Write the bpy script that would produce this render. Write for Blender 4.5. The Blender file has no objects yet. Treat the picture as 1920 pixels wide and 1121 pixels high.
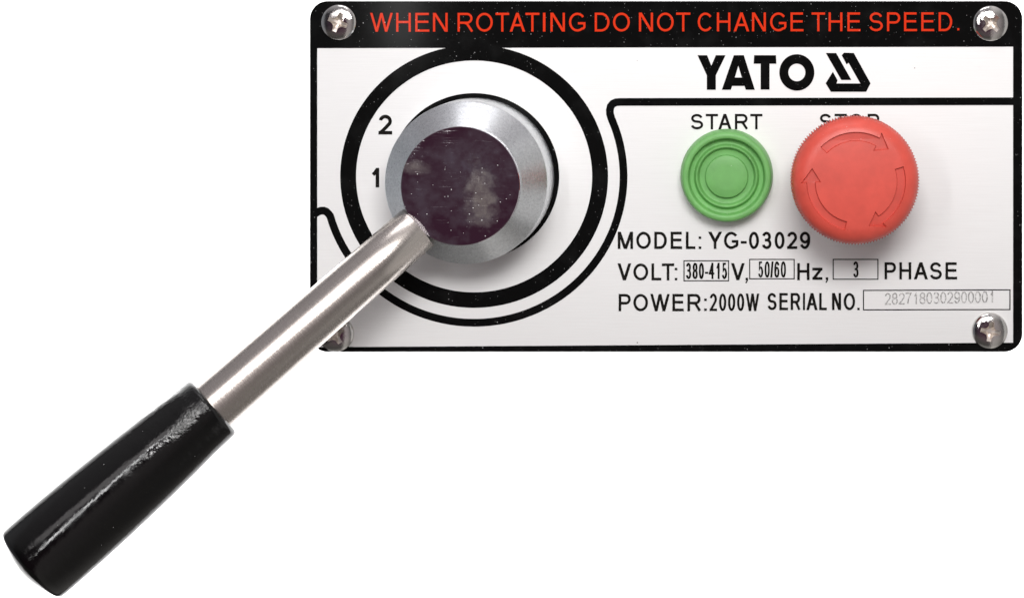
import bpy, bmesh, math, random
from mathutils import Vector, Matrix
from mathutils.geometry import tessellate_polygon

C = bpy.context.scene.collection
S = 1.0 / 6000.0            # one unit of the drawing (1/6 mm) in metres
PPX, PPY, DIST = 1380.0, 44.0, 3490.0   # camera foot point on the plate and its distance


def P(x, y, w=0.0):
    """drawing coordinates on the plate (x right, y down, w outwards) -> world"""
    return Vector(((x - 960.0) * S, -w * S, (560.5 - y) * S))


# ------------------------------------------------------------------ camera
cam_d = bpy.data.cameras.new('camera')
cam = bpy.data.objects.new('camera', cam_d)
C.objects.link(cam)
cam.location = P(PPX, PPY, DIST)
cam.rotation_euler = (math.pi / 2, 0, 0)
cam_d.sensor_width = 36.0
cam_d.lens = 36.0 * DIST / 1920.0
cam_d.shift_x = (960.0 - PPX) / 1920.0
cam_d.shift_y = -(560.5 - PPY) / 1920.0
cam_d.clip_start = 0.01
cam_d.clip_end = 20.0
bpy.context.scene.camera = cam

vs = bpy.context.scene.view_settings
vs.view_transform = 'Standard'
vs.look = 'None'
vs.gamma = 1.0
vs.exposure = 0.0
vs.use_curve_mapping = False

# ------------------------------------------------------------------ studio surroundings (world)
W = bpy.data.worlds.new('World')
bpy.context.scene.world = W
W.use_nodes = True
wn = W.node_tree
wn.nodes.clear()


def wnode(t, **k):
    n = wn.nodes.new(t)
    for a, b in k.items():
        setattr(n, a, b)
    return n


w_tc = wnode('ShaderNodeTexCoord')
w_sep = wnode('ShaderNodeSeparateXYZ')
wn.links.new(w_tc.outputs['Generated'], w_sep.inputs[0])


def w_ramp(src, stops):
    r = wnode('ShaderNodeValToRGB')
    m = wnode('ShaderNodeMapRange')
    m.inputs['From Min'].default_value = -1
    m.inputs['From Max'].default_value = 1
    wn.links.new(src, m.inputs['Value'])
    wn.links.new(m.outputs[0], r.inputs[0])
    e = r.color_ramp.elements
    while len(e) < len(stops):
        e.new(0.5)
    for k, (p, c) in enumerate(stops):
        e[k].position = (p + 1) / 2
        e[k].color = (*c, 1)
    return r.outputs[0]


def w_mix(mode, fac, a, b):
    n = wnode('ShaderNodeMix', data_type='RGBA', blend_type=mode)
    n.inputs[0].default_value = fac
    wn.links.new(a, n.inputs[6])
    wn.links.new(b, n.inputs[7])
    return n.outputs[2]


# left of the room is dark, right is a beige wall with a dark post, below is brown, the room behind the camera is dim plum
wx = w_ramp(w_sep.outputs[0], [(-1.0, (.26, .27, .29)), (-.85, (.20, .205, .22)), (-.72, (.012, .012, .014)), (.12, (.010, .010, .011)), (.20, (.36, .345, .33)),
                               (.42, (.27, .26, .25)), (.60, (.16, .15, .145)), (.74, (.12, .12, .12)), (.78, (.50, .49, .48))])
wz = w_ramp(w_sep.outputs[2], [(-1.0, (.24, .23, .22)), (-.8, (.06, .055, .05)), (-.45, (.07, .06, .055)), (-.2, (0, 0, 0)), (.35, (0, 0, 0)), (.6, (.22, .21, .22)), (1, (.5, .48, .5))])
w_add = w_mix('ADD', 1.0, wx, wz)
wy = w_ramp(w_sep.outputs[1], [(-1.0, (.045, .010, .026)), (-.93, (.04, .014, .03)), (-.75, (.012, .01, .012)), (-.5, (0, 0, 0))])
w_col = w_mix('ADD', 1.0, w_add, wy)
w_bg = wnode('ShaderNodeBackground')
w_bg.inputs['Strength'].default_value = 1.0
wn.links.new(w_col, w_bg.inputs['Color'])
w_out = wnode('ShaderNodeOutputWorld')
wn.links.new(w_bg.outputs[0], w_out.inputs[0])


# ------------------------------------------------------------------ lamps
def area(name, loc, target, sx, sy, power, col=(1, 1, 1), xdir=None):
    l = bpy.data.lights.new(name, 'AREA')
    l.shape = 'RECTANGLE'
    l.size = sx
    l.size_y = sy
    l.energy = power
    l.color = col
    o = bpy.data.objects.new(name, l)
    C.objects.link(o)
    o.location = loc
    d = (Vector(target) - Vector(loc)).normalized()
    if xdir is None:
        o.rotation_euler = d.to_track_quat('-Z', 'Y').to_euler()
    else:                                   # long side of the box along a given direction
        y = (-d).cross(Vector(xdir)).normalized()
        o.rotation_euler = Matrix((y.cross(-d), y, -d)).transposed().to_euler()
    return o


area('key_softbox', P(1640, -1500, 3950), P(1250, 331, 0), 1800 * S, 1150 * S, 4.0, (1.0, 0.99, 0.98))
area('left_strip_softbox', P(150, -480, 3300), P(600, 500, 150), 120 * S, 1350 * S, 0.40)
area('overhead_softbox', P(1000, -2700, 750), P(1100, 300, 60), 1700 * S, 700 * S, 0.50, (1.0, .99, 1.0))
area('side_diffuser', P(-50, -1530, 3290), P(650, 560, 250), 2400 * S, 800 * S, 0.34, (1.0, .96, .96), (-.755, 0, -.655))
BACK = -1500.0      # the backdrop stands this far behind the plate
area('added_backdrop_lamp_left', P(-650, 800, -150), P(-650, 800, BACK), 0.12, 0.4, 3.6)  # added out of frame, only to bring the backdrop up to pure white
area('added_backdrop_lamp_right', P(2500, 800, -150), P(2500, 800, BACK), 0.12, 0.4, 3.6)  # its added counterpart on the other side


# ------------------------------------------------------------------ materials
class Mat:
    def __init__(self, name, color=(.5, .5, .5), rough=.5, metal=0., **kw):
        self.m = bpy.data.materials.new(name)
        self.m.use_nodes = True
        self.t = self.m.node_tree
        self.b = self.t.nodes['Principled BSDF']
        self.set('Base Color', (*color, 1))
        self.set('Roughness', rough)
        self.set('Metallic', metal)
        for k, v in kw.items():
            self.set(k.replace('_', ' '), v)
        tc = self.n('ShaderNodeTexCoord')
        vm = self.n('ShaderNodeVectorMath', operation='SCALE')
        vm.inputs['Scale'].default_value = 1 / S
        self.l(tc.outputs['Object'], vm.inputs[0])
        self.co = vm.outputs[0]          # object coordinates in drawing units

    def set(self, k, v):
        self.b.inputs[k].default_value = v

    def n(self, t, **k):
        n = self.t.nodes.new(t)
        for a, b in k.items():
            setattr(n, a, b)
        return n

    def l(self, a, b):
        self.t.links.new(a, b)

    def stretch(self, sx, sy, sz):
        v = self.n('ShaderNodeVectorMath', operation='MULTIPLY')
        v.inputs[1].default_value = (sx, sy, sz)
        self.l(self.co, v.inputs[0])
        return v.outputs[0]

    def noise(self, scale, detail=3, vec=None, rough=.55):
        n = self.n('ShaderNodeTexNoise')
        n.inputs['Scale'].default_value = scale
        n.inputs['Detail'].default_value = detail
        n.inputs['Roughness'].default_value = rough
        self.l(vec or self.co, n.inputs['Vector'])
        return n.outputs['Fac']

    def rng(self, src, a, b, c, d):
        n = self.n('ShaderNodeMapRange')
        for k, v in zip(('From Min', 'From Max', 'To Min', 'To Max'), (a, b, c, d)):
            n.inputs[k].default_value = v
        self.l(src, n.inputs['Value'])
        return n.outputs[0]

    def math(self, op, a, b=None):
        n = self.n('ShaderNodeMath', operation=op)
        for k, v in enumerate((a, b)):
            if v is None:
                continue
            if isinstance(v, (int, float)):
                n.inputs[k].default_value = v
            else:
                self.l(v, n.inputs[k])
        return n.outputs[0]

    def mix(self, fac, a, b):
        n = self.n('ShaderNodeMix', data_type='RGBA')
        for k, v in ((0, fac), (6, a), (7, b)):
            if isinstance(v, tuple):
                n.inputs[k].default_value = (*v, 1)
            elif isinstance(v, (int, float)):
                n.inputs[k].default_value = v
            else:
                self.l(v, n.inputs[k])
        return n.outputs[2]

    def specks(self, cell, share, r0, r1):
        """mask of scattered dust grains: one grain in some of the cells"""
        v = self.n('ShaderNodeTexVoronoi')
        v.inputs['Scale'].default_value = 1.0 / cell
        self.l(self.co, v.inputs['Vector'])
        sp = self.n('ShaderNodeSeparateColor')
        self.l(v.outputs['Color'], sp.inputs[0])
        on = self.math('LESS_THAN', sp.outputs[0], share)
        rad = self.rng(sp.outputs[1], 0, 1, r0 / cell, r1 / cell)
        inside = self.math('LESS_THAN', v.outputs['Distance'], rad)
        return self.math('MULTIPLY', on, inside)

    def bump(self, h, dist, strength=1.0, after=None):
        n = self.n('ShaderNodeBump')
        n.inputs['Distance'].default_value = dist * S
        n.inputs['Strength'].default_value = strength
        self.l(h, n.inputs['Height'])
        if after is not None:
            self.l(after, n.inputs['Normal'])
        self.l(n.outputs[0], self.b.inputs['Normal'])
        return n.outputs[0]


M = {}
# brushed aluminium of the plate
a = Mat('brushed_aluminium', (.86, .85, .84), .6, 0.0, Specular_IOR_Level=.35)
br = a.noise(1.0, 2, a.stretch(.012, .55, .1))
big = a.noise(.012, 3)
dots = a.specks(26, .06, .6, 1.5)
col = a.mix(a.rng(br, .35, .65, 0, 1), (.845, .838, .832), (.87, .865, .86))
a.l(a.mix(dots, col, (.30, .28, .26)), a.b.inputs['Base Color'])
a.l(a.rng(big, .3, .7, .52, .62), a.b.inputs['Roughness'])
a.bump(br, .1, .2)
M['plate'] = a.m


def ink(name, c, dust=.46):
    k = Mat(name, c, .11, 0., Specular_IOR_Level=.03)
    d1 = k.specks(7.0, .20, .4, 1.05)
    d2 = k.specks(4.0, .16, .3, .75)
    d = k.math('MULTIPLY', k.math('MAXIMUM', d1, k.math('MULTIPLY', d2, .6)), k.rng(k.noise(.012, 3), .38, .60, .2, 1))
    hz = k.rng(k.noise(.02, 4), .5, .8, 0, .012)
    cc = k.mix(hz, c, (.5, .5, .5))
    k.l(k.mix(k.math('MULTIPLY', d, dust), cc, (.8, .8, .8)), k.b.inputs['Base Color'])
    k.l(k.rng(d, 0, 1, .11, .7), k.b.inputs['Roughness'])
    k.bump(k.noise(.25, 2), .08, .2)
    return k.m


M['black_ink'] = ink('black_ink', (.0045, .0045, .0045))
M['text_ink'] = ink('thin_black_ink', (.012, .011, .010), .25)
M['red_ink'] = ink('red_ink', (.70, .040, .012), .3)
k = Mat('etched_grey', (.45, .44, .43), .6)
on = k.rng(k.noise(.45, 1), .42, .56, .15, 1.)
k.l(k.mix(on, (.70, .69, .68), (.24, .235, .23)), k.b.inputs['Base Color'])
M['etched'] = k.m

# turned zinc-plated collar
k = Mat('turned_steel', (.6, .62, .64), .34, 1.0)
sp = k.n('ShaderNodeSeparateXYZ')
k.l(k.co, sp.inputs[0])
rad = k.math('SQRT', k.math('ADD', k.math('POWER', sp.outputs[0], 2.0), k.math('POWER', sp.outputs[1], 2.0)))
cv = k.n('ShaderNodeCombineXYZ')
k.l(rad, cv.inputs[0])
k.l(k.math('MULTIPLY', k.math('ARCTAN2', sp.outputs[1], sp.outputs[0]), 3.0), cv.inputs[1])
rings = k.noise(.55, 3, cv.outputs[0])
gr = k.noise(.22, 4)
fine = k.noise(.6, 2)
k.l(k.mix(k.rng(gr, .35, .7, 0, 1), (.76, .78, .80), (.60, .62, .64)), k.b.inputs['Base Color'])
k.l(k.rng(fine, .3, .7, .26, .36), k.b.inputs['Roughness'])
k.bump(fine, .4, .16, k.bump(rings, .6, .4))
M['collar'] = k.m

# polished end face of the hub: mirror with grease film, hairline scratches and dust
k = Mat('polished_steel', (.62, .58, .60), .07, 1.0)
film2 = k.rng(k.noise(.05, 5, None, .7), .40, .70, 0, 1)
wob = k.math('MULTIPLY', k.math('SUBTRACT', k.noise(.035, 3), .5), 2.4)
sep = k.n('ShaderNodeSeparateXYZ')
k.l(k.co, sep.inputs[0])


def blot(u, v, ru, rv, soft):
    du = k.math('DIVIDE', k.math('SUBTRACT', sep.outputs[0], u), ru)
    dv = k.math('DIVIDE', k.math('SUBTRACT', sep.outputs[1], v), rv)
    dd_ = k.math('ADD', k.math('SQRT', k.math('ADD', k.math('POWER', du, 2.0), k.math('POWER', dv, 2.0))), wob)
    return k.rng(dd_, 1.0 - soft, 1.0 + soft * .8, 1, 0)


film = k.math('MAXIMUM', blot(34, -18, 26, 52, .35), k.math('MULTIPLY', blot(-78, 33, 22, 10, .6), .8))
haze_ = k.math('MULTIPLY', blot(25, 30, 60, 50, .9), k.rng(film2, 0, 1, .3, 1))
haze_ = k.math('MAXIMUM', haze_, k.rng(k.noise(.022, 4), .44, .72, 0, .7))
scr = k.rng(k.noise(1.0, 2, k.stretch(.02, .5, .1)), .61, .78, 0, 1)
scr2 = k.rng(k.noise(1.0, 2, k.stretch(.35, .03, .1)), .66, .80, 0, .5)
dust = k.specks(5.5, .2, .3, .85)
dirt = k.math('MULTIPLY', film, k.rng(film2, 0, 1, .55, 1))
k.l(k.mix(dust, k.mix(k.math('MULTIPLY', dirt, .7), k.mix(haze_, (.62, .58, .60), (.50, .50, .60)), (.36, .31, .23)), (.9, .9, .9)), k.b.inputs['Base Color'])
rr = k.math('ADD', k.rng(dirt, 0, 1, .04, .2), k.math('MULTIPLY', k.math('MAXIMUM', scr, scr2), .22))
k.l(k.math('MAXIMUM', rr, k.math('MULTIPLY', dust, .8)), k.b.inputs['Roughness'])
k.l(k.math('SUBTRACT', 1.0, k.math('MULTIPLY', k.math('MAXIMUM', k.math('MAXIMUM', k.math('MULTIPLY', dirt, .24), k.math('MULTIPLY', haze_, .10)), k.math('MULTIPLY', dust, .9)), 1.0)), k.b.inputs['Metallic'])
k.bump(k.noise(.02, 2), .6, .25, k.bump(scr, .12, .15))
M['mirror'] = k.m

# nickel rod, local z runs along it
k = Mat('nickel_rod', (.6, .55, .52), .22, 1.0)
ln = k.noise(1.0, 3, k.stretch(.5, .5, .012))
sp_ = k.noise(1.0, 2, k.stretch(.12, .12, .9))
k.l(k.mix(k.rng(ln, .3, .7, 0, 1), (.62, .57, .535), (.53, .485, .45)), k.b.inputs['Base Color'])
k.l(k.rng(sp_, .3, .7, .22, .29), k.b.inputs['Roughness'])
k.bump(sp_, .15, .1, k.bump(ln, .3, .3))
M['rod'] = k.m

# black glossy enamel of the grip, pitted near its upper end
k = Mat('black_enamel', (.002, .002, .002), .12, 0., Specular_IOR_Level=.45)
sz = k.n('ShaderNodeSeparateXYZ')
k.l(k.co, sz.inputs[0])
az = k.math('ARCTAN2', sz.outputs[1], sz.outputs[0])
top = k.math('MULTIPLY', k.rng(sz.outputs[2], 20, 190, 1, 0), k.math('MULTIPLY', k.rng(sz.outputs[0], -25, 0, 0, 1), 1.0))
patch = k.rng(k.noise(.025, 3), .42, .60, 0, 1)
pit = k.noise(.30, 3, None, .6)
pm = k.math('MULTIPLY', k.math('MULTIPLY', top, patch), pit)
n1 = k.bump(pm, 1.8, .7)
n2 = k.bump(k.noise(.09, 4), .8, .4, n1)
k.l(k.rng(k.noise(.05, 4), .4, .75, .07, .18), k.b.inputs['Roughness'])
dd = k.specks(9, .12, .4, 1.0)
k.l(k.mix(k.math('MULTIPLY', dd, .35), (.002, .002, .002), (.6, .6, .6)), k.b.inputs['Base Color'])
M['grip'] = k.m


def plastic(name, c, rough, grain):
    k = Mat(name, c, rough)
    d = k.specks(8.5, .16, .35, 1.0)
    t = k.rng(k.noise(.03, 4), .3, .7, .90, 1.08)
    h = k.n('ShaderNodeVectorMath', operation='SCALE')
    h.inputs[0].default_value = c
    k.l(t, h.inputs['Scale'])
    k.l(k.mix(k.math('MULTIPLY', d, .5), h.outputs[0], (.85, .8, .78)), k.b.inputs['Base Color'])
    k.bump(k.noise(.9, 2), grain, .35)
    return k.m


M['green'] = plastic('green_rubber', (.155, .42, .115), .5, .5)
M['red'] = plastic('red_plastic', (.64, .080, .056), .42, .4)
M['red_floor_shaded'] = plastic('red_plastic_shaded', (.60, .074, .052), .5, .4)  # same plastic as the cap, recess shade put into a slightly darker colour
k = Mat('nickel_screw', (.68, .665, .645), .10, 1.0)
k.l(k.rng(k.noise(.12, 4), .4, .7, .06, .20), k.b.inputs['Roughness'])
k.bump(k.noise(.35, 3), .5, .35)
M['screw'] = k.m
M['recess'] = Mat('beige_lit_nickel', (.70, .64, .59), .42, 1.0).m  # beige light caught in the recess is painted into the nickel colour
M['dark_plastic'] = Mat('dark_plastic', (.02, .02, .02), .5).m
k = Mat('white_paper', (.86, .86, .86), .9)
k.l(k.rng(k.noise(.02, 3), .3, .7, .86, .94), k.b.inputs['Roughness'])
M['backdrop'] = k.m


# ------------------------------------------------------------------ mesh helpers
def link(name, verts, faces, mat, parent=None, matrix=None, sharp=30, scale=S):
    me = bpy.data.meshes.new(name)
    me.from_pydata([(v[0] * scale, v[1] * scale, v[2] * scale) for v in verts], [], faces)
    me.materials.append(mat)
    me.polygons.foreach_set('use_smooth', [True] * len(me.polygons))
    me.set_sharp_from_angle(angle=math.radians(sharp))
    o = bpy.data.objects.new(name, me)
    C.objects.link(o)
    if parent is not None:
        o.parent = parent
    if matrix is not None:
        o.matrix_basis = matrix
    me.update()
    return o


def thing(name, x, y, label, cat, group=None):
    o = bpy.data.objects.new(name, None)
    o.empty_display_size = .01
    C.objects.link(o)
    return tag(place(o, x, y), label, cat, group)


def place(o, x, y, w=0):
    o.location = P(x, y, w)
    o.rotation_euler = (math.pi / 2, 0, 0)       # local: x right, y up, z out of the plate
    return o


def tag(o, label, cat, group=None):
    o['label'] = label
    o['category'] = cat
    if group:
        o['group'] = group
    return o


def lathe(prof, seg=128, rfun=None, cap_end=True):
    """prof: list of (r, z); r=0 closes with a point"""
    v, f, rows = [], [], []
    for r, z in prof:
        if r <= 1e-6:
            rows.append([len(v)])
            v.append((0, 0, z))
        else:
            row = []
            for i in range(seg):
                a_ = 2 * math.pi * i / seg
                rr_ = r if rfun is None else rfun(r, z, a_)
                row.append(len(v))
                v.append((rr_ * math.cos(a_), rr_ * math.sin(a_), z))
            rows.append(row)
    for A, B in zip(rows, rows[1:]):
        for i in range(seg):
            j = (i + 1) % seg
            if len(A) == 1 and len(B) == 1:
                continue
            if len(A) == 1:
                f.append((A[0], B[j], B[i]))
            elif len(B) == 1:
                f.append((A[i], A[j], B[0]))
            else:
                f.append((A[i], A[j], B[j], B[i]))
    # profile runs bottom to top with r decreasing at the top: faces as listed point outwards
    return v, f


def arc(cx, cy, rx, ry, a0, a1, n=16):
    return [(cx + rx * math.cos(math.radians(a0 + (a1 - a0) * i / n)), cy + ry * math.sin(math.radians(a0 + (a1 - a0) * i / n))) for i in range(n + 1)]


class Sheet:
    """a flat printed layer: pieces in drawing coordinates (x right, y down), every piece a hair above the last"""
    def __init__(self, w=.5, step=.012, ox=960, oy=560.5):
        self.v, self.f, self.w, self.step, self.ox, self.oy = [], [], w, step, ox, oy

    def _tri(self, pts, tris):
        b = len(self.v)
        self.v += [(x - self.ox, self.oy - y, self.w) for x, y in pts]
        for t in tris:
            p = [self.v[b + i] for i in t]
            area_ = sum(p[i][0] * p[(i + 1) % len(p)][1] - p[(i + 1) % len(p)][0] * p[i][1] for i in range(len(p)))
            if abs(area_) < 1e-9:
                continue
            t = [b + i for i in t]
            self.f.append(tuple(t if area_ > 0 else t[::-1]))
        self.w += self.step

    def poly(self, *loops):
        pts = [p for lp in loops for p in lp]
        self._tri(pts, tessellate_polygon([[Vector((x, y, 0)) for x, y in lp] for lp in loops]))

    def strip(self, path, width, closed=False):
        n = len(path)
        L, R = [], []
        for i, p in enumerate(path):
            if closed:
                a_, b_ = path[i - 1], path[(i + 1) % n]
            else:
                a_, b_ = path[max(i - 1, 0)], path[min(i + 1, n - 1)]
            def unit(q, r):
                d = (r[0] - q[0], r[1] - q[1])
                m = math.hypot(*d) or 1
                return d[0] / m, d[1] / m
            u1 = unit(a_, p) if (closed or i > 0) else unit(p, b_)
            u2 = unit(p, b_) if (closed or i < n - 1) else u1
            nx, ny = -(u1[1] + u2[1]), u1[0] + u2[0]
            m = math.hypot(nx, ny) or 1
            nx, ny = nx / m, ny / m
            c = max(.45, nx * -u1[1] + ny * u1[0])
            h = width / 2 / c
            L.append((p[0] + nx * h, p[1] + ny * h))
            R.append((p[0] - nx * h, p[1] - ny * h))
        tr = [(i, i + 1, n + i + 1, n + i) for i in range(n - 1)]
        if closed:
            tr.append((n - 1, 0, n, 2 * n - 1))
        self._tri(L + R, tr)

    def ring(self, cx, cy, r1, r0, n=160):
        o = arc(cx, cy, r1[0], r1[1], 0, 360, n)[:-1]
        i_ = arc(cx, cy, r0[0], r0[1], 0, 360, n)[:-1]
        self._tri(o + i_, [(k, (k + 1) % n, n + (k + 1) % n, n + k) for k in range(n)])

    def frame(self, x0, y0, x1, y1, t, y0r=None, y1r=None):
        y0r = y0 if y0r is None else y0r
        y1r = y1 if y1r is None else y1r
        o = [(x0, y0), (x1, y0r), (x1, y1r), (x0, y1)]
        i_ = [(x0 + t, y0 + t), (x1 - t, y0r + t), (x1 - t, y1r - t), (x0 + t, y1 - t)]
        self._tri(o + i_, [(k, (k + 1) % 4, 4 + (k + 1) % 4, 4 + k) for k in range(4)])

    # ---- lettering: strokes drawn inside the measured box of each character
    def glyph(self, ch, x0, x1, y0, y1, sw):
        sw *= 1.07
        h = sw / 2
        X = lambda u: x0 + h + u * (x1 - x0 - sw)
        Y = lambda v: y1 - h - v * (y1 - y0 - sw)

        def line(u0, v0, u1, v1):
            p, q = (X(u0), Y(v0)), (X(u1), Y(v1))
            d = math.hypot(q[0] - p[0], q[1] - p[1]) or 1
            ex, ey = (q[0] - p[0]) / d * h, (q[1] - p[1]) / d * h
            self.strip([(p[0] - ex, p[1] - ey), (q[0] + ex, q[1] + ey)], sw)

        def diag(u0, v0, u1, v1, f=1.08):
            # slanted stem cut off level: horizontal thickness f*sw over sin of its slope
            ya, yb = (y1 - v0 * (y1 - y0)), (y1 - v1 * (y1 - y0))
            Wd = x1 - x0
            sl = math.atan2(abs(yb - ya), abs(u1 - u0) * (Wd - sw) + 1e-6)
            t = min(f * sw / math.sin(sl), Wd * .6)
            xa, xb = x0 + t / 2 + u0 * (Wd - t), x0 + t / 2 + u1 * (Wd - t)
            self.poly([(xa - t / 2, ya), (xa + t / 2, ya), (xb + t / 2, yb), (xb - t / 2, yb)])

        def path(pts, closed=False):
            self.strip([(X(u), Y(v)) for u, v in pts], sw, closed)

        def dot(ya, yb):
            self.poly([(x0, ya), (x1, ya), (x1, yb), (x0, yb)])

        if ch in 'O0':
            path(arc(.5, .5, .5, .5, 0, 360, 36)[:-1], True)
        elif ch == 'C':
            path(arc(.52, .5, .52, .5, 38, 322, 28))
        elif ch == 'G':
            path(arc(.51, .5, .51, .5, 38, 308, 28) + [(.93, .12), (1, .2), (1, .43), (.55, .43)])
        elif ch == 'D':
            path([(0, 1)] + arc(.42, .5, .58, .5, 90, -90, 20) + [(0, 0)])
            line(0, 0, 0, 1)
        elif ch in 'PR':
            m = .46 if ch == 'P' else .47
            path([(0, 1)] + arc(.62, (1 + m) / 2, .38 if ch == 'P' else .34, (1 - m) / 2, 90, -90, 16) + [(0, m)])
            line(0, 0, 0, 1)
            if ch == 'R':
                path([(.42, m), (.62, .42), (1.02, -.06)])
        elif ch == 'S':
            path(arc(.49, .75, .45, .25, 12, 245, 18) + arc(.5, .26, .5, .26, 62, -168, 18))
        elif ch == '2':
            path(arc(.5, .71, .47, .29, 168, -32, 18) + [(.55, .32), (.12, .06), (.0, .0)])
            line(0, 0, 1, 0)
        elif ch == '3':
            path(arc(.47, .755, .45, .245, 165, -88, 18))
            path(arc(.49, .265, .51, .265, 92, -165, 20))
            line(.42, .52, .5, .52)
        elif ch == '1':
            line(1, 0, 1, 1)
            path([(0, .68), (.45, .80), (.8, .95), (1, 1)])
        elif ch == '4':
            line(.74, 0, .74, 1)
            line(0, .32, 1, .32)
            path([(.02, .33), (.74, 1)])
        elif ch == '5':
            path([(.92, 1), (.22, 1), (.08, .5)] + arc(.48, .325, .5, .325, 128, -160, 20))
        elif ch in '69':
            p1 = arc(.5, .31, .5, .31, 0, 360, 30)[:-1]
            p2 = arc(.54, .5, .54, .5, 35, 195, 20)
            if ch == '9':
                p1 = [(1 - u, 1 - v) for u, v in p1]
                p2 = [(1 - u, 1 - v) for u, v in p2]
            path(p1, True)
            path(p2)
        elif ch == '8':
            path(arc(.5, .755, .43, .245, 0, 360, 28)[:-1], True)
            path(arc(.5, .265, .5, .265, 0, 360, 28)[:-1], True)
        elif ch == '7':
            line(0, 1, 1, 1)
            path([(1, 1), (.5, .5), (.3, 0)])
        elif ch == 'A':
            diag(0, 0, .5, 1)
            diag(1, 0, .5, 1)
            line(.22, .32, .78, .32)
        elif ch == 'V':
            diag(0, 1, .5, 0)
            diag(1, 1, .5, 0)
        elif ch == 'W':
            for p, q in ((0, .27), (1, .73)):
                diag(p, 1, q, 0, 1.0)
            for p, q in ((.5, .27), (.5, .73)):
                diag(p, 1, q, 0, 1.0)
        elif ch == 'M':
            line(0, 0, 0, 1)
            line(1, 0, 1, 1)
            diag(0, 1, .5, 0)
            diag(1, 1, .5, 0)
        elif ch == 'N':
            line(0, 0, 0, 1)
            line(1, 0, 1, 1)
            diag(0, 1, 1, 0)
        elif ch == 'Y':
            diag(0, 1, .5, .42)
            diag(1, 1, .5, .42)
            line(.5, 0, .5, .42)
        elif ch == 'T':
            line(0, 1, 1, 1)
            line(.5, 0, .5, 1)
        elif ch == 'H':
            line(0, 0, 0, 1)
            line(1, 0, 1, 1)
            line(0, .52, 1, .52)
        elif ch == 'E':
            line(0, 0, 0, 1)
            line(0, 1, .96, 1)
            line(0, .53, .92, .53)
            line(0, 0, 1, 0)
        elif ch == 'L':
            line(0, 0, 0, 1)
            line(0, 0, 1, 0)
        elif ch == 'I':
            dot(y0, y1)
        elif ch in 'Zz':
            line(0, 1, 1, 1)
            line(0, 0, 1, 0)
            path([(1, 1), (0, 0)])
        elif ch in '-.':
            dot(y0, y1)
        elif ch == '/':
            diag(0, 0, 1, 1)
        elif ch == ':':
            d = (y1 - y0) * .19
            dot(y0, y0 + d)
            dot(y1 - d, y1)
        elif ch == ',':
            t = (y1 - y0)
            self.poly([(x0 + .5, y0), (x1, y0), (x1, y0 + .45 * t), (x0 + .45 * (x1 - x0), y1), (x0, y1 - .06 * t), (x0 + .45 * (x1 - x0), y0 + .45 * t), (x0 + .5, y0 + .45 * t)])

    def text(self, items, y0, y1, sw, slope=0.0, xr=0.0):
        for it in items:
            ch, a_, b_ = it[:3]
            t, u = (it[3], it[4]) if len(it) > 3 else (y0, y1)
            dy = slope * (a_ - xr)
            self.glyph(ch, a_, b_, t + dy, u + dy, sw)


def printed(name, sheet, mat, parent, label=None):
    o = link(name, sheet.v, sheet.f, mat, parent)
    if label:
        o['label'] = label
    return o


# ------------------------------------------------------------------ backdrop
bx0, bx1, bz0, bz1 = (-2700 - 960) * S, (4300 - 960) * S, (560.5 - 3000) * S, (560.5 + 1500) * S
bd = link('backdrop', [(x, y, z) for y in (0, .01) for x, z in ((bx0, bz0), (bx1, bz0), (bx1, bz1), (bx0, bz1))],
          [(0, 1, 2, 3), (7, 6, 5, 4), (1, 0, 4, 5), (2, 1, 5, 6), (3, 2, 6, 7), (0, 3, 7, 4)], M['backdrop'], scale=1.0)
bd.location = (0, -BACK * S, 0)
bd['kind'] = 'structure'

# ------------------------------------------------------------------ plate
X0, X1, Y0, Y1, RC = 580.5, 1917.5, 2.0, 660.0, 34.0


def rrect(x0, y0, x1, y1, r, n=10):
    return (arc(x1 - r, y0 + r, r, r, -90, 0, n) + arc(x1 - r, y1 - r, r, r, 0, 90, n) +
            arc(x0 + r, y1 - r, r, r, 90, 180, n) + arc(x0 + r, y0 + r, r, r, 180, 270, n))


def plate_mesh():
    v, f = [], []
    n = None
    for ins, w in ((.0, -9.0), (.0, -1.0), (.3, -.3), (1.0, 0.0)):
        pts = rrect(X0 + ins, Y0 + ins, X1 - ins, Y1 - ins, RC - ins)
        n = len(pts)
        v += [(x - 960, 560.5 - y, w) for x, y in pts]
    for k in range(3):
        for i in range(n):
            j = (i + 1) % n
            f.append((k * n + j, k * n + i, (k + 1) * n + i, (k + 1) * n + j))
    f.append(tuple(range(4 * n - 1, 3 * n - 1, -1)))
    f.append(tuple(range(n)))
    return v, f


pv, pf = plate_mesh()
plate = place(link('control_plate', pv, pf, M['plate'], sharp=25), 960, 560.5)
tag(plate, 'brushed aluminium control plate with black printed border and red warning line', 'control panel')

s = Sheet(.3)
outer = rrect(X0 + 1, Y0 + 1, X1 - 1, Y1 - 1, RC - 1)
s.poly(outer, [(594.8, 91.0), (594.8, 650.8), (1899.5, 642.3), (1899.5, 88.2)])
printed('printed_border', s, M['black_ink'], plate)
CX, CY = 889.0, 331.0
s = Sheet(.45)
s.ring(CX, CY, (251, 246), (221.3, 217))
printed('dial_ring', s, M['black_ink'], plate, 'wide black ring around the lever')
s = Sheet(.45)
s.ring(CX, CY, (159.5, 156), (120, 117))
printed('collar_ring', s, M['black_ink'], plate, 'narrow black ring close around the lever collar')
s = Sheet(.45)
a0 = math.degrees(math.asin(.27))
pth = [(586, 404), (592, 400), (597, 397), (602, 395.2), (607, 395), (612, 397), (616, 401)]
pth += arc(CX, CY, 280.2, 274, 180 - a0, -21, 90)
pth += [(1146.5, 223), (1143.8, 214), (1143.4, 207), (1145, 200), (1149, 195), (1155, 192.2), (1163, 191.6), (1300, 191.4), (1905, 190.3)]
s.strip(pth, 14.4)
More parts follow.
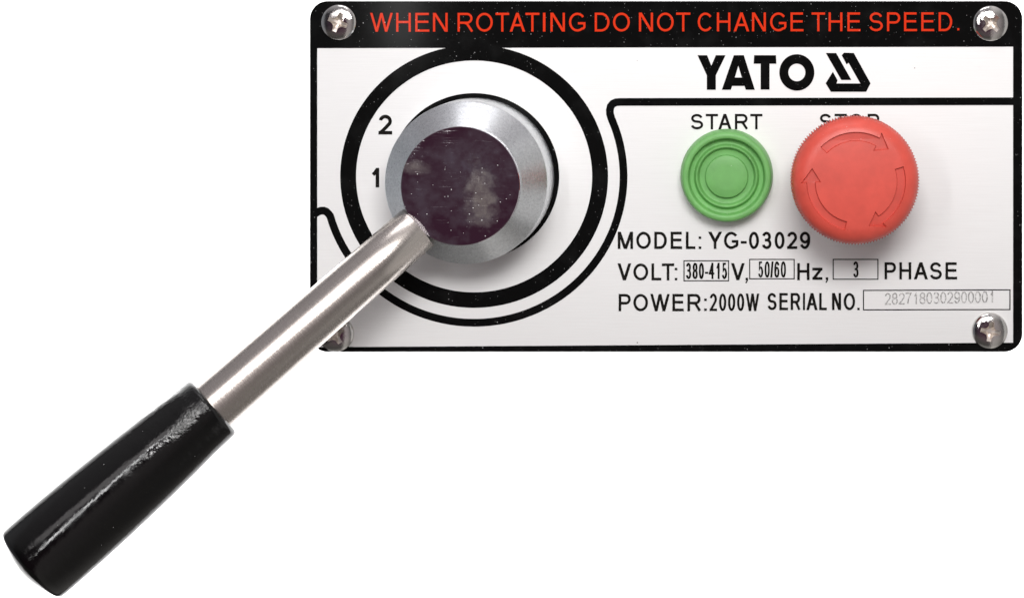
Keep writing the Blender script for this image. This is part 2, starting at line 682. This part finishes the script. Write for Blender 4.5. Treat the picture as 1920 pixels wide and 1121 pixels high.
printed('dividing_line', s, M['black_ink'], plate)

RED = [('W', 694.1, 736.6), ('H', 743, 770.3), ('E', 778.8, 805), ('N', 812, 839.4), ('R', 858.1, 887), ('O', 892.8, 924), ('T', 929.2, 954.7),
       ('A', 955.8, 984.7), ('T', 985.3, 1011.3), ('I', 1018.1, 1022.8), ('N', 1032.2, 1059.2), ('G', 1067, 1097.8), ('D', 1115.2, 1142.8),
       ('O', 1149.5, 1181), ('N', 1198, 1224.4), ('O', 1231.9, 1263.1), ('T', 1267.8, 1294.4), ('C', 1308.3, 1336), ('H', 1344.2, 1369.4),
       ('A', 1375.6, 1404.8), ('N', 1410, 1436), ('G', 1443.9, 1474.4), ('E', 1482.2, 1506.4), ('T', 1521.7, 1546.9), ('H', 1553.6, 1579.4),
       ('E', 1588.8, 1613.3), ('S', 1629.8, 1655.2), ('P', 1663, 1687.7), ('E', 1695, 1719.2), ('E', 1727.3, 1751.3), ('D', 1759.8, 1785.2),
       ('.', 1794.8, 1798.4, 54.8, 58.8)]
s = Sheet(.6)
s.text(RED, 25.0, 60.2, 3.85, -.0011, 694)
printed('warning_lettering', s, M['red_ink'], plate)

q = lambda L: [(1300 + x / 5.333, 90 + y / 5.333) for x, y in L]
s = Sheet(.6)
s.poly(q([(42, 75), (138, 75), (180, 180), (225, 75), (322, 75), (225, 275), (225, 420), (135, 420), (135, 275)]))
s.poly(q([(405, 75), (505, 75), (615, 420), (525, 420), (512, 382), (388, 382), (375, 420), (285, 420)]), q([(450, 180), (485, 298), (415, 298)]))
s.poly(q([(608, 75), (827, 75), (830, 160), (762, 160), (762, 418), (673, 418), (673, 160), (603, 160)]))
s.ring(1300 + 1035 / 5.333, 90 + 247 / 5.333, (175 / 5.333, 182 / 5.333), (85 / 5.333, 88 / 5.333), 72)
printed('maker_lettering', s, M['black_ink'], plate)
s = Sheet(.6)
s.poly(q([(1325, 53), (1428, 53), (1580, 322), (1480, 322)]))
s.poly(q([(1483, 75), (1507, 50), (1605, 53), (1772, 355), (1728, 440), (1375, 440), (1323, 355), (1395, 240), (1442, 325), (1432, 357), (1670, 357), (1552, 150), (1533, 167)]))
printed('maker_emblem', s, M['black_ink'], plate)

TI = M['text_ink']
s = Sheet(.6)
s.text([('S', 1295.2, 1318.5), ('T', 1323.3, 1346.3), ('A', 1346.7, 1371.7), ('R', 1377.9, 1402.5), ('T', 1406.7, 1429.6)], 214, 243, 4.2)
printed('button_caption', s, TI, plate, 'caption above the green button')
s = Sheet(.6)
s.text([('S', 1536.7, 1559.2), ('T', 1564.8, 1587.7), ('O', 1591.5, 1619), ('P', 1626.8, 1648.8)], 213.8, 242.5, 4.2)
printed('button_caption', s, TI, plate, 'caption half covered by the red button')
s = Sheet(.6)
s.text([('2', 709.6, 735.4)], 215.6, 252.4, 6.0)
printed('speed_numeral', s, TI, plate, 'upper numeral 2')
s = Sheet(.6)
s.text([('1', 695.9, 711.1)], 315, 351.4, 6.2)
printed('speed_numeral', s, TI, plate, 'lower numeral 1')
s = Sheet(.6)
s.text([('M', 1158.3, 1187), ('O', 1193, 1220.3), ('D', 1226.8, 1250.3), ('E', 1257.5, 1279), ('L', 1286, 1304), (':', 1310, 1314.9, 443.4, 466.6),
        ('Y', 1327.7, 1353.9), ('G', 1357.4, 1384.5), ('-', 1389, 1400, 452, 456.7), ('0', 1404.3, 1423), ('3', 1428.7, 1446.5), ('0', 1452.4, 1471),
        ('2', 1475.6, 1494.8), ('9', 1499.7, 1519)], 434.6, 466.8, 4.7)
printed('model_lettering', s, TI, plate)
s = Sheet(.6)
s.text([('V', 1158, 1183.6), ('O', 1187.6, 1215.3), ('L', 1221.6, 1240), ('T', 1241, 1264.2), (':', 1265.2, 1270.1, 502.2, 525.3)], 493.9, 525.6, 4.6)
s.text([('3', 1286.2, 1296), ('8', 1298.4, 1308.3), ('0', 1310.3, 1320), ('-', 1321.8, 1328, 509.7, 513), ('4', 1329, 1339.4), ('1', 1343, 1349.3), ('5', 1353.5, 1363.4)], 492.7, 523, 3.4)
s.text([('V', 1370.7, 1396.4), (',', 1397.4, 1402.7, 520.6, 530.9), ('H', 1494.8, 1517.7), ('z', 1523.1, 1541.9, 502, 524.4), (',', 1547.7, 1552.7, 519.8, 530.2)], 493.3, 525, 4.6)
s.text([('5', 1421.5, 1431), ('0', 1433.6, 1443.3), ('/', 1444.3, 1450.4), ('6', 1451.8, 1461.3), ('0', 1464, 1473.6)], 490, 520.2, 3.1)
s.text([('3', 1599.8, 1609.6)], 490, 520.2, 3.3)
s.text([('P', 1658.5, 1680), ('H', 1686.3, 1708.5), ('A', 1713.3, 1739.8), ('S', 1743.5, 1765.8), ('E', 1772.7, 1794.4)], 491.7, 523.6, 4.5)
printed('voltage_lettering', s, TI, plate)
s = Sheet(.6)
s.text([('P', 1160, 1182.7), ('O', 1187.6, 1215), ('W', 1219.3, 1255.9), ('E', 1260.8, 1282.2), ('R', 1289, 1314.3), (':', 1320.2, 1325.2, 559.6, 582.6)], 551, 583.3, 4.6)
s.text([('2', 1330.5, 1344.4), ('0', 1348.3, 1361.8), ('0', 1365, 1378.6), ('0', 1382, 1395.4), ('W', 1398.4, 1423.7)], 550.2, 582.8, 4.0)
s.text([('S', 1439, 1456.2), ('E', 1461.3, 1477.5), ('R', 1482.5, 1500.7), ('I', 1505.5, 1509.4), ('A', 1511.8, 1533), ('L', 1536, 1550.2),
        ('N', 1560, 1576.9), ('O', 1581.9, 1603.3), ('.', 1607.5, 1611.7, 576.8, 581)], 549.2, 581.1, 4.3)
printed('power_lettering', s, TI, plate)
for bx in ((1281.6, 488, 1367, 527.3), (1404.7, 485.4, 1490, 523.6), (1561.3, 485.4, 1647, 524.4)):
    s = Sheet(.6)
    s.frame(*bx, 1.9)
    printed('field_box', s, TI, plate)
s = Sheet(.6)
s.frame(1618, 543.3, 1894.6, 581.8, 2.0, 542.3, 581.2)
printed('field_box', s, TI, plate, 'long box around the serial number')
s = Sheet(.6)
for i, ch in enumerate('2827180302900001'):
    x = 1659 + 12.98 * i
    wd = 11.4 if ch != '1' else 5.0
    s.text([(ch, x + (11.4 - wd) / 2, x + (11.4 + wd) / 2)], 549.3, 571.2, 2.2, -.021, 1659)
printed('serial_number', s, M['etched'], plate)


# ------------------------------------------------------------------ screws
def boolean_cut(obj, cutters):
    for c in cutters:
        md = obj.modifiers.new('cut', 'BOOLEAN')
        md.operation = 'DIFFERENCE'
        md.solver = 'EXACT'
        md.object = c
    bpy.context.view_layer.update()
    dg = bpy.context.evaluated_depsgraph_get()
    me = bpy.data.meshes.new_from_object(obj.evaluated_get(dg))
    obj.modifiers.clear()
    old = obj.data
    obj.data = me
    bpy.data.meshes.remove(old)
    for c in cutters:
        d = c.data
        bpy.data.objects.remove(c)
        bpy.data.meshes.remove(d)


def screw_mesh():
    R_, H_ = 34.0, 10.5
    prof = [(0, -4), (R_ - 1, -4), (R_, .6), (R_ - .3, 1.2)]
    for i in range(1, 14):
        t = i / 14
        a_ = math.radians(90 * t)
        prof.append(((R_ - .3) * math.cos(a_) ** .9, 1.2 + H_ * math.sin(a_)))
    prof.append((0, 1.2 + H_))
    v, f = lathe(prof, 96)
    head = link('cross_head_screw', v, f, M['screw'], sharp=40)
    # tapered cross for the driver
    out = []
    for k_ in range(4):
        b = 90 * k_
        loc = [(18.5, -4.0), (18.5, 4.0), (12.5, 4.4), (9.2, 5.4), (7.0, 7.0), (5.4, 9.2), (4.4, 12.5)]
        ca, sa = math.cos(math.radians(b)), math.sin(math.radians(b))
        out += [(x * ca - y * sa, x * sa + y * ca) for x, y in loc]
    n = len(out)
    rings_ = []
    for z, sc in ((22, 1.12), (9, 1.0), (3.5, .66), (1.0, .36)):
        rings_.append([(x * sc, y * sc, z) for x, y in out])
    vv = [p for r in rings_ for p in r]
    ff = []
    for k_ in range(3):
        for i in range(n):
            j = (i + 1) % n
            ff.append((k_ * n + j, k_ * n + i, (k_ + 1) * n + i, (k_ + 1) * n + j)[::-1])
    ff = [t[::-1] for t in ff]
    ff.append(tuple(range(n)))
    ff.append(tuple(range(4 * n - 1, 3 * n - 1, -1)))
    cut = link('cutter', vv, ff, M['screw'])
    boolean_cut(head, [cut])
    me = head.data
    bm = bmesh.new()
    bm.from_mesh(me)
    bmesh.ops.recalc_face_normals(bm, faces=bm.faces)
    bm.to_mesh(me)
    bm.free()
    me.polygons.foreach_set('use_smooth', [True] * len(me.polygons))
    me.set_sharp_from_angle(angle=math.radians(28))
    me.materials.append(M['recess'])
    for p in me.polygons:            # the walls and floor of the driver recess are rougher, with reflected beige light put into their colour
        c = p.center / S
        rr_ = math.hypot(c.x, c.y)
        if rr_ < 22 and (c.z > -2 and c.z < 1.2 + H_ * math.sqrt(max(0, 1 - (rr_ / R_) ** 2)) - 1.2):
            p.material_index = 1
    return head


scr0 = screw_mesh()
SCREWS = [(635.4, 42.6, -22, 'bright cross-head screw beside the first word of the red warning line'),
          (1857, 44.6, 45, 'bright cross-head screw beside the last word of the red warning line'),
          (1855.7, 620, -10, 'bright cross-head screw just below the serial number box'),
          (630.2, 625.5, 32, 'cross-head screw partly hidden under the steel lever rod')]
for i, (x, y, rz, lb) in enumerate(SCREWS):
    o = scr0
    if i:
        o = scr0.copy()
        C.objects.link(o)
    place(o, x, y)
    o.rotation_euler = (Matrix.Rotation(math.pi / 2, 4, 'X') @ Matrix.Rotation(math.radians(rz), 4, 'Z')).to_euler()
    tag(o, lb, 'screw', 'corner screws of the control plate')

# ------------------------------------------------------------------ speed lever
lever = thing('speed_lever', CX, CY, 'steel speed lever with round collar and black grip pointing down to the left', 'lever')
prof = [(0, .9), (149, .9), (149.5, 2), (148.5, 60), (147.6, 110), (147.2, 112.5), (146, 114)]
prof += [(146 - 40.0 * t, 114 + 43.0 * t) for t in (.02, .15, .3, .45, .6, .75, .9, .98, 1)]
prof += [(104.8, 157.6), (0, 157.6)]
hub = link('collar', *lathe(prof, 192), M['collar'], lever, Matrix.Translation((1 * S, -2 * S, 0)), sharp=24)
link('end_face', *lathe([(106.6, 157.7), (106.6, 160), (105.6, 161.2), (60, 161.4), (0, 161.45)], 160), M['mirror'], hub, Matrix.Translation((-3.2 * S, -2 * S, 0)), sharp=30)

P0 = Vector((803.6 - CX, CY - 414.9, 137))
P2 = Vector((201.2 - CX, CY - 949.7, 385))
ax = (P2 - P0).normalized()
P2 = P2 + ax * 22
LEN = (P2 - P0).length


def along(t):
    """frame with its z axis along the lever, x sideways; t in drawing units from the collar"""
    z = ax
    x = z.cross(Vector((0, 0, 1))).normalized()
    y = z.cross(x)
    m = Matrix((x, y, z)).transposed().to_4x4()
    m.translation = (P0 + ax * t) * S
    return m


G0 = 457.0
link('rod', *lathe([(0, -3.0), (42.8, -3.0), (43.3, -2.4), (43.7, 100), (45.2, G0 + 60), (0, G0 + 60)], 128), M['rod'], lever, along(0), sharp=40)
GL = LEN - G0
gp = [(0, 2.0), (45.4, 2.0), (45.8, 0.5), (48.5, -.4)]
for i in range(7):
    a_ = math.radians(90 - 90 * i / 6)
    gp.append((52.6 + 9.0 * math.cos(a_), 8.0 - 8.5 * math.sin(a_)))
for t, r in ((.12, 61.3), (.22, 64.3), (.34, 67.0), (.46, 69.0), (.58, 70.6), (.70, 71.5), (.82, 71.8), (.90, 71.5)):
    gp.append((r * (1.03 + .006 * t), GL * t))
zz, RR = GL * .92, 73.4
for i in range(1, 8):
    a_ = math.radians(66 * i / 7)
    gp.append((RR - 9 + 9 * math.cos(a_), zz + 9 * math.sin(a_)))
rb, zb = gp[-1]
for i in range(1, 9):
    t = i / 8
    gp.append((rb * (1 - t), zb + 17 * (1 - (1 - t) ** 1.8)))
grip_o = link('grip', *lathe(gp, 160), M['grip'], lever, along(G0), sharp=28)

# ------------------------------------------------------------------ start button
start = thing('start_button', 1362.6, 328.5, 'green ringed rubber start button under its caption', 'button')


def bez(r0, z0, r1, z1, n=6):
    return [(r0 + (r1 - r0) * (i / n), z0 + (z1 - z0) * (.5 - .5 * math.cos(math.pi * i / n))) for i in range(n + 1)]


GRN = M['green']
prof = [(70, .8), (86.4, .8), (86.8, 3), (86.3, 14), (84.2, 32), (82.6, 40), (81.2, 43), (79.4, 44.2), (76, 44.6), (72.6, 44.4), (71.4, 43.4), (70.7, 41), (69.2, 32), (68, 30.2)]
link('rim', *lathe(prof, 160), GRN, start, sharp=50)
prof = [(68, 30.2), (65.4, 29.4), (63.2, 29.2), (61.2, 29.2)]
prof += [(55.6 + 5.0 * (1 - t / 6), 29.6 + 8.4 * math.sin(math.pi / 2 * t / 6)) for t in range(0, 7)]
prof += [(55.6 - 5.2 * t / 6, 28.6 + 9.4 * math.cos(math.pi / 2 * t / 6)) for t in range(1, 7)]
prof += [(48.6, 28.0), (44.5, 27.8), (40.2, 28)]
link('bellows_ring', *lathe(prof, 160), GRN, start, sharp=50)
prof = [(40.2, 28), (39.6, 33.6), (39, 34.8), (37.6, 35.4), (20, 35.8), (0, 35.9)]
link('push_disc', *lathe(prof, 128), GRN, start, sharp=50)

# ------------------------------------------------------------------ emergency stop button
BX, BY = 1593.5, 325.5
stop = thing('stop_button', BX, BY, 'red mushroom emergency stop button with three turn arrows', 'button')
link('stem', *lathe([(0, .8), (72, .8), (72, 60), (66, 64), (66, 118), (0, 118)], 96), M['dark_plastic'], stop, sharp=40)


def dome(r):
    """height of the cap's top over its base"""
    if r <= 82:
        return 186.0 - 3.0 * (r / 82) ** 2
    t = min(1.0, (r - 82) / 31.5)
    return 183.0 - 1.9 * t - 29.0 * (1 - math.sqrt(max(0, 1 - t ** 2.3)))


NR = 128


def knurl(r, z, a_):
    if r < 112.5 or z < 108 or z > 155:
        return r
    return r + 4.8 * (abs(math.cos(NR * a_ / 2)) - .62)


prof = [(64, 116), (70, 108), (100, 103), (110, 104.5), (113.2, 108.5), (113.4, 113), (113.6, 130), (113.6, 144), (113.4, 149), (113.5, 153)]
for t in (1.0, .985, .95, .9, .83, .75, .66, .56, .45, .33, .2, .08, 0):
    prof.append((82 + 31.5 * t, dome(82 + 31.5 * t) if t < 1 else 154.5))
for r in (72, 60, 45, 30, 15):
    prof.append((r, dome(r)))
prof.append((0, 186.0))
cap = link('mushroom_cap', *lathe(prof, NR * 6, knurl), M['red'], stop, sharp=50)
ARROWS = [(135, 60.5, 46.5), (256, 180, 164.5), (17, -57.5, -72.5)]


def arrow_outline(tail, base, tip, grow=0.0):
    pt = lambda r, a_: (r * math.cos(math.radians(a_)), r * math.sin(math.radians(a_)))
    ri, ro, hi, ho, rt = 73.6 - grow, 87.0 + grow, 65.0, 95.6, 80.6
    n = 22
    A_ = [pt(ro, tail + (base - tail) * i / n) for i in range(n + 1)]
    # straight barbs: keep them square to the shaft
    A_ += [pt(ho, base + 1.0), pt(rt + .5, tip), pt(hi, base - .5)]
    A_ += [pt(ri, base + (tail - base) * i / n) for i in range(n + 1)]
    return A_


def arrow_surface(o, depth):
    tris = tessellate_polygon([[Vector((x, y, 0)) for x, y in o]])
    return [(x, y, dome(math.hypot(x, y)) - depth) for x, y in o], tris


def offset(o, d):
    n, res = len(o), []
    for i in range(n):
        a_, b_, c_ = o[i - 1], o[i], o[(i + 1) % n]
        e1 = Vector((b_[0] - a_[0], b_[1] - a_[1])).normalized()
        e2 = Vector((c_[0] - b_[0], c_[1] - b_[1])).normalized()
        n1, n2 = Vector((e1.y, -e1.x)), Vector((e2.y, -e2.x))
        m = n1 + n2
        if m.length < 1e-4:
            m = n1
        m.normalize()
        h = d / max(.5, m.dot(n1))
        res.append((b_[0] + m.x * h, b_[1] + m.y * h))
    return res


def signed(o):
    return sum(o[i][0] * o[(i + 1) % len(o)][1] - o[(i + 1) % len(o)][0] * o[i][1] for i in range(len(o)))


cutters, floors = [], []
for tl, bs, tp in ARROWS:
    o = arrow_outline(tl, bs, tp)
    if signed(o) < 0:
        o = o[::-1]
    wide = offset(o, 1.6)
    bot, tris = arrow_surface(o, 6.2)
    n = len(o)
    v = bot + [(x, y, dome(math.hypot(x, y)) + .6) for x, y in wide] + [(x, y, 205.0) for x, y in wide]
    f = [tuple(t) for t in tris] + [tuple(2 * n + i for i in t[::-1]) for t in tris]
    f += [(k_ * n + i, k_ * n + (i + 1) % n, (k_ + 1) * n + (i + 1) % n, (k_ + 1) * n + i) for k_ in (0, 1) for i in range(n)]
    c = link('cutter', v, f, M['red'], stop)
    bm = bmesh.new()
    bm.from_mesh(c.data)
    bmesh.ops.recalc_face_normals(bm, faces=bm.faces)
    bm.to_mesh(c.data)
    bm.free()
    cutters.append(c)
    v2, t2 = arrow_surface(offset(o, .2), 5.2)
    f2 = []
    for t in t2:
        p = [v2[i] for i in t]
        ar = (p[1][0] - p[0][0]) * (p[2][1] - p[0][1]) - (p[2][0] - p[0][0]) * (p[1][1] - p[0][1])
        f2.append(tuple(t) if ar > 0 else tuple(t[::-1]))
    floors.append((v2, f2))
boolean_cut(cap, cutters)
cap.data.polygons.foreach_set('use_smooth', [True] * len(cap.data.polygons))
cap.data.set_sharp_from_angle(angle=math.radians(35))
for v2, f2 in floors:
    link('engraved_arrow', v2, f2, M['red_floor_shaded'], stop)
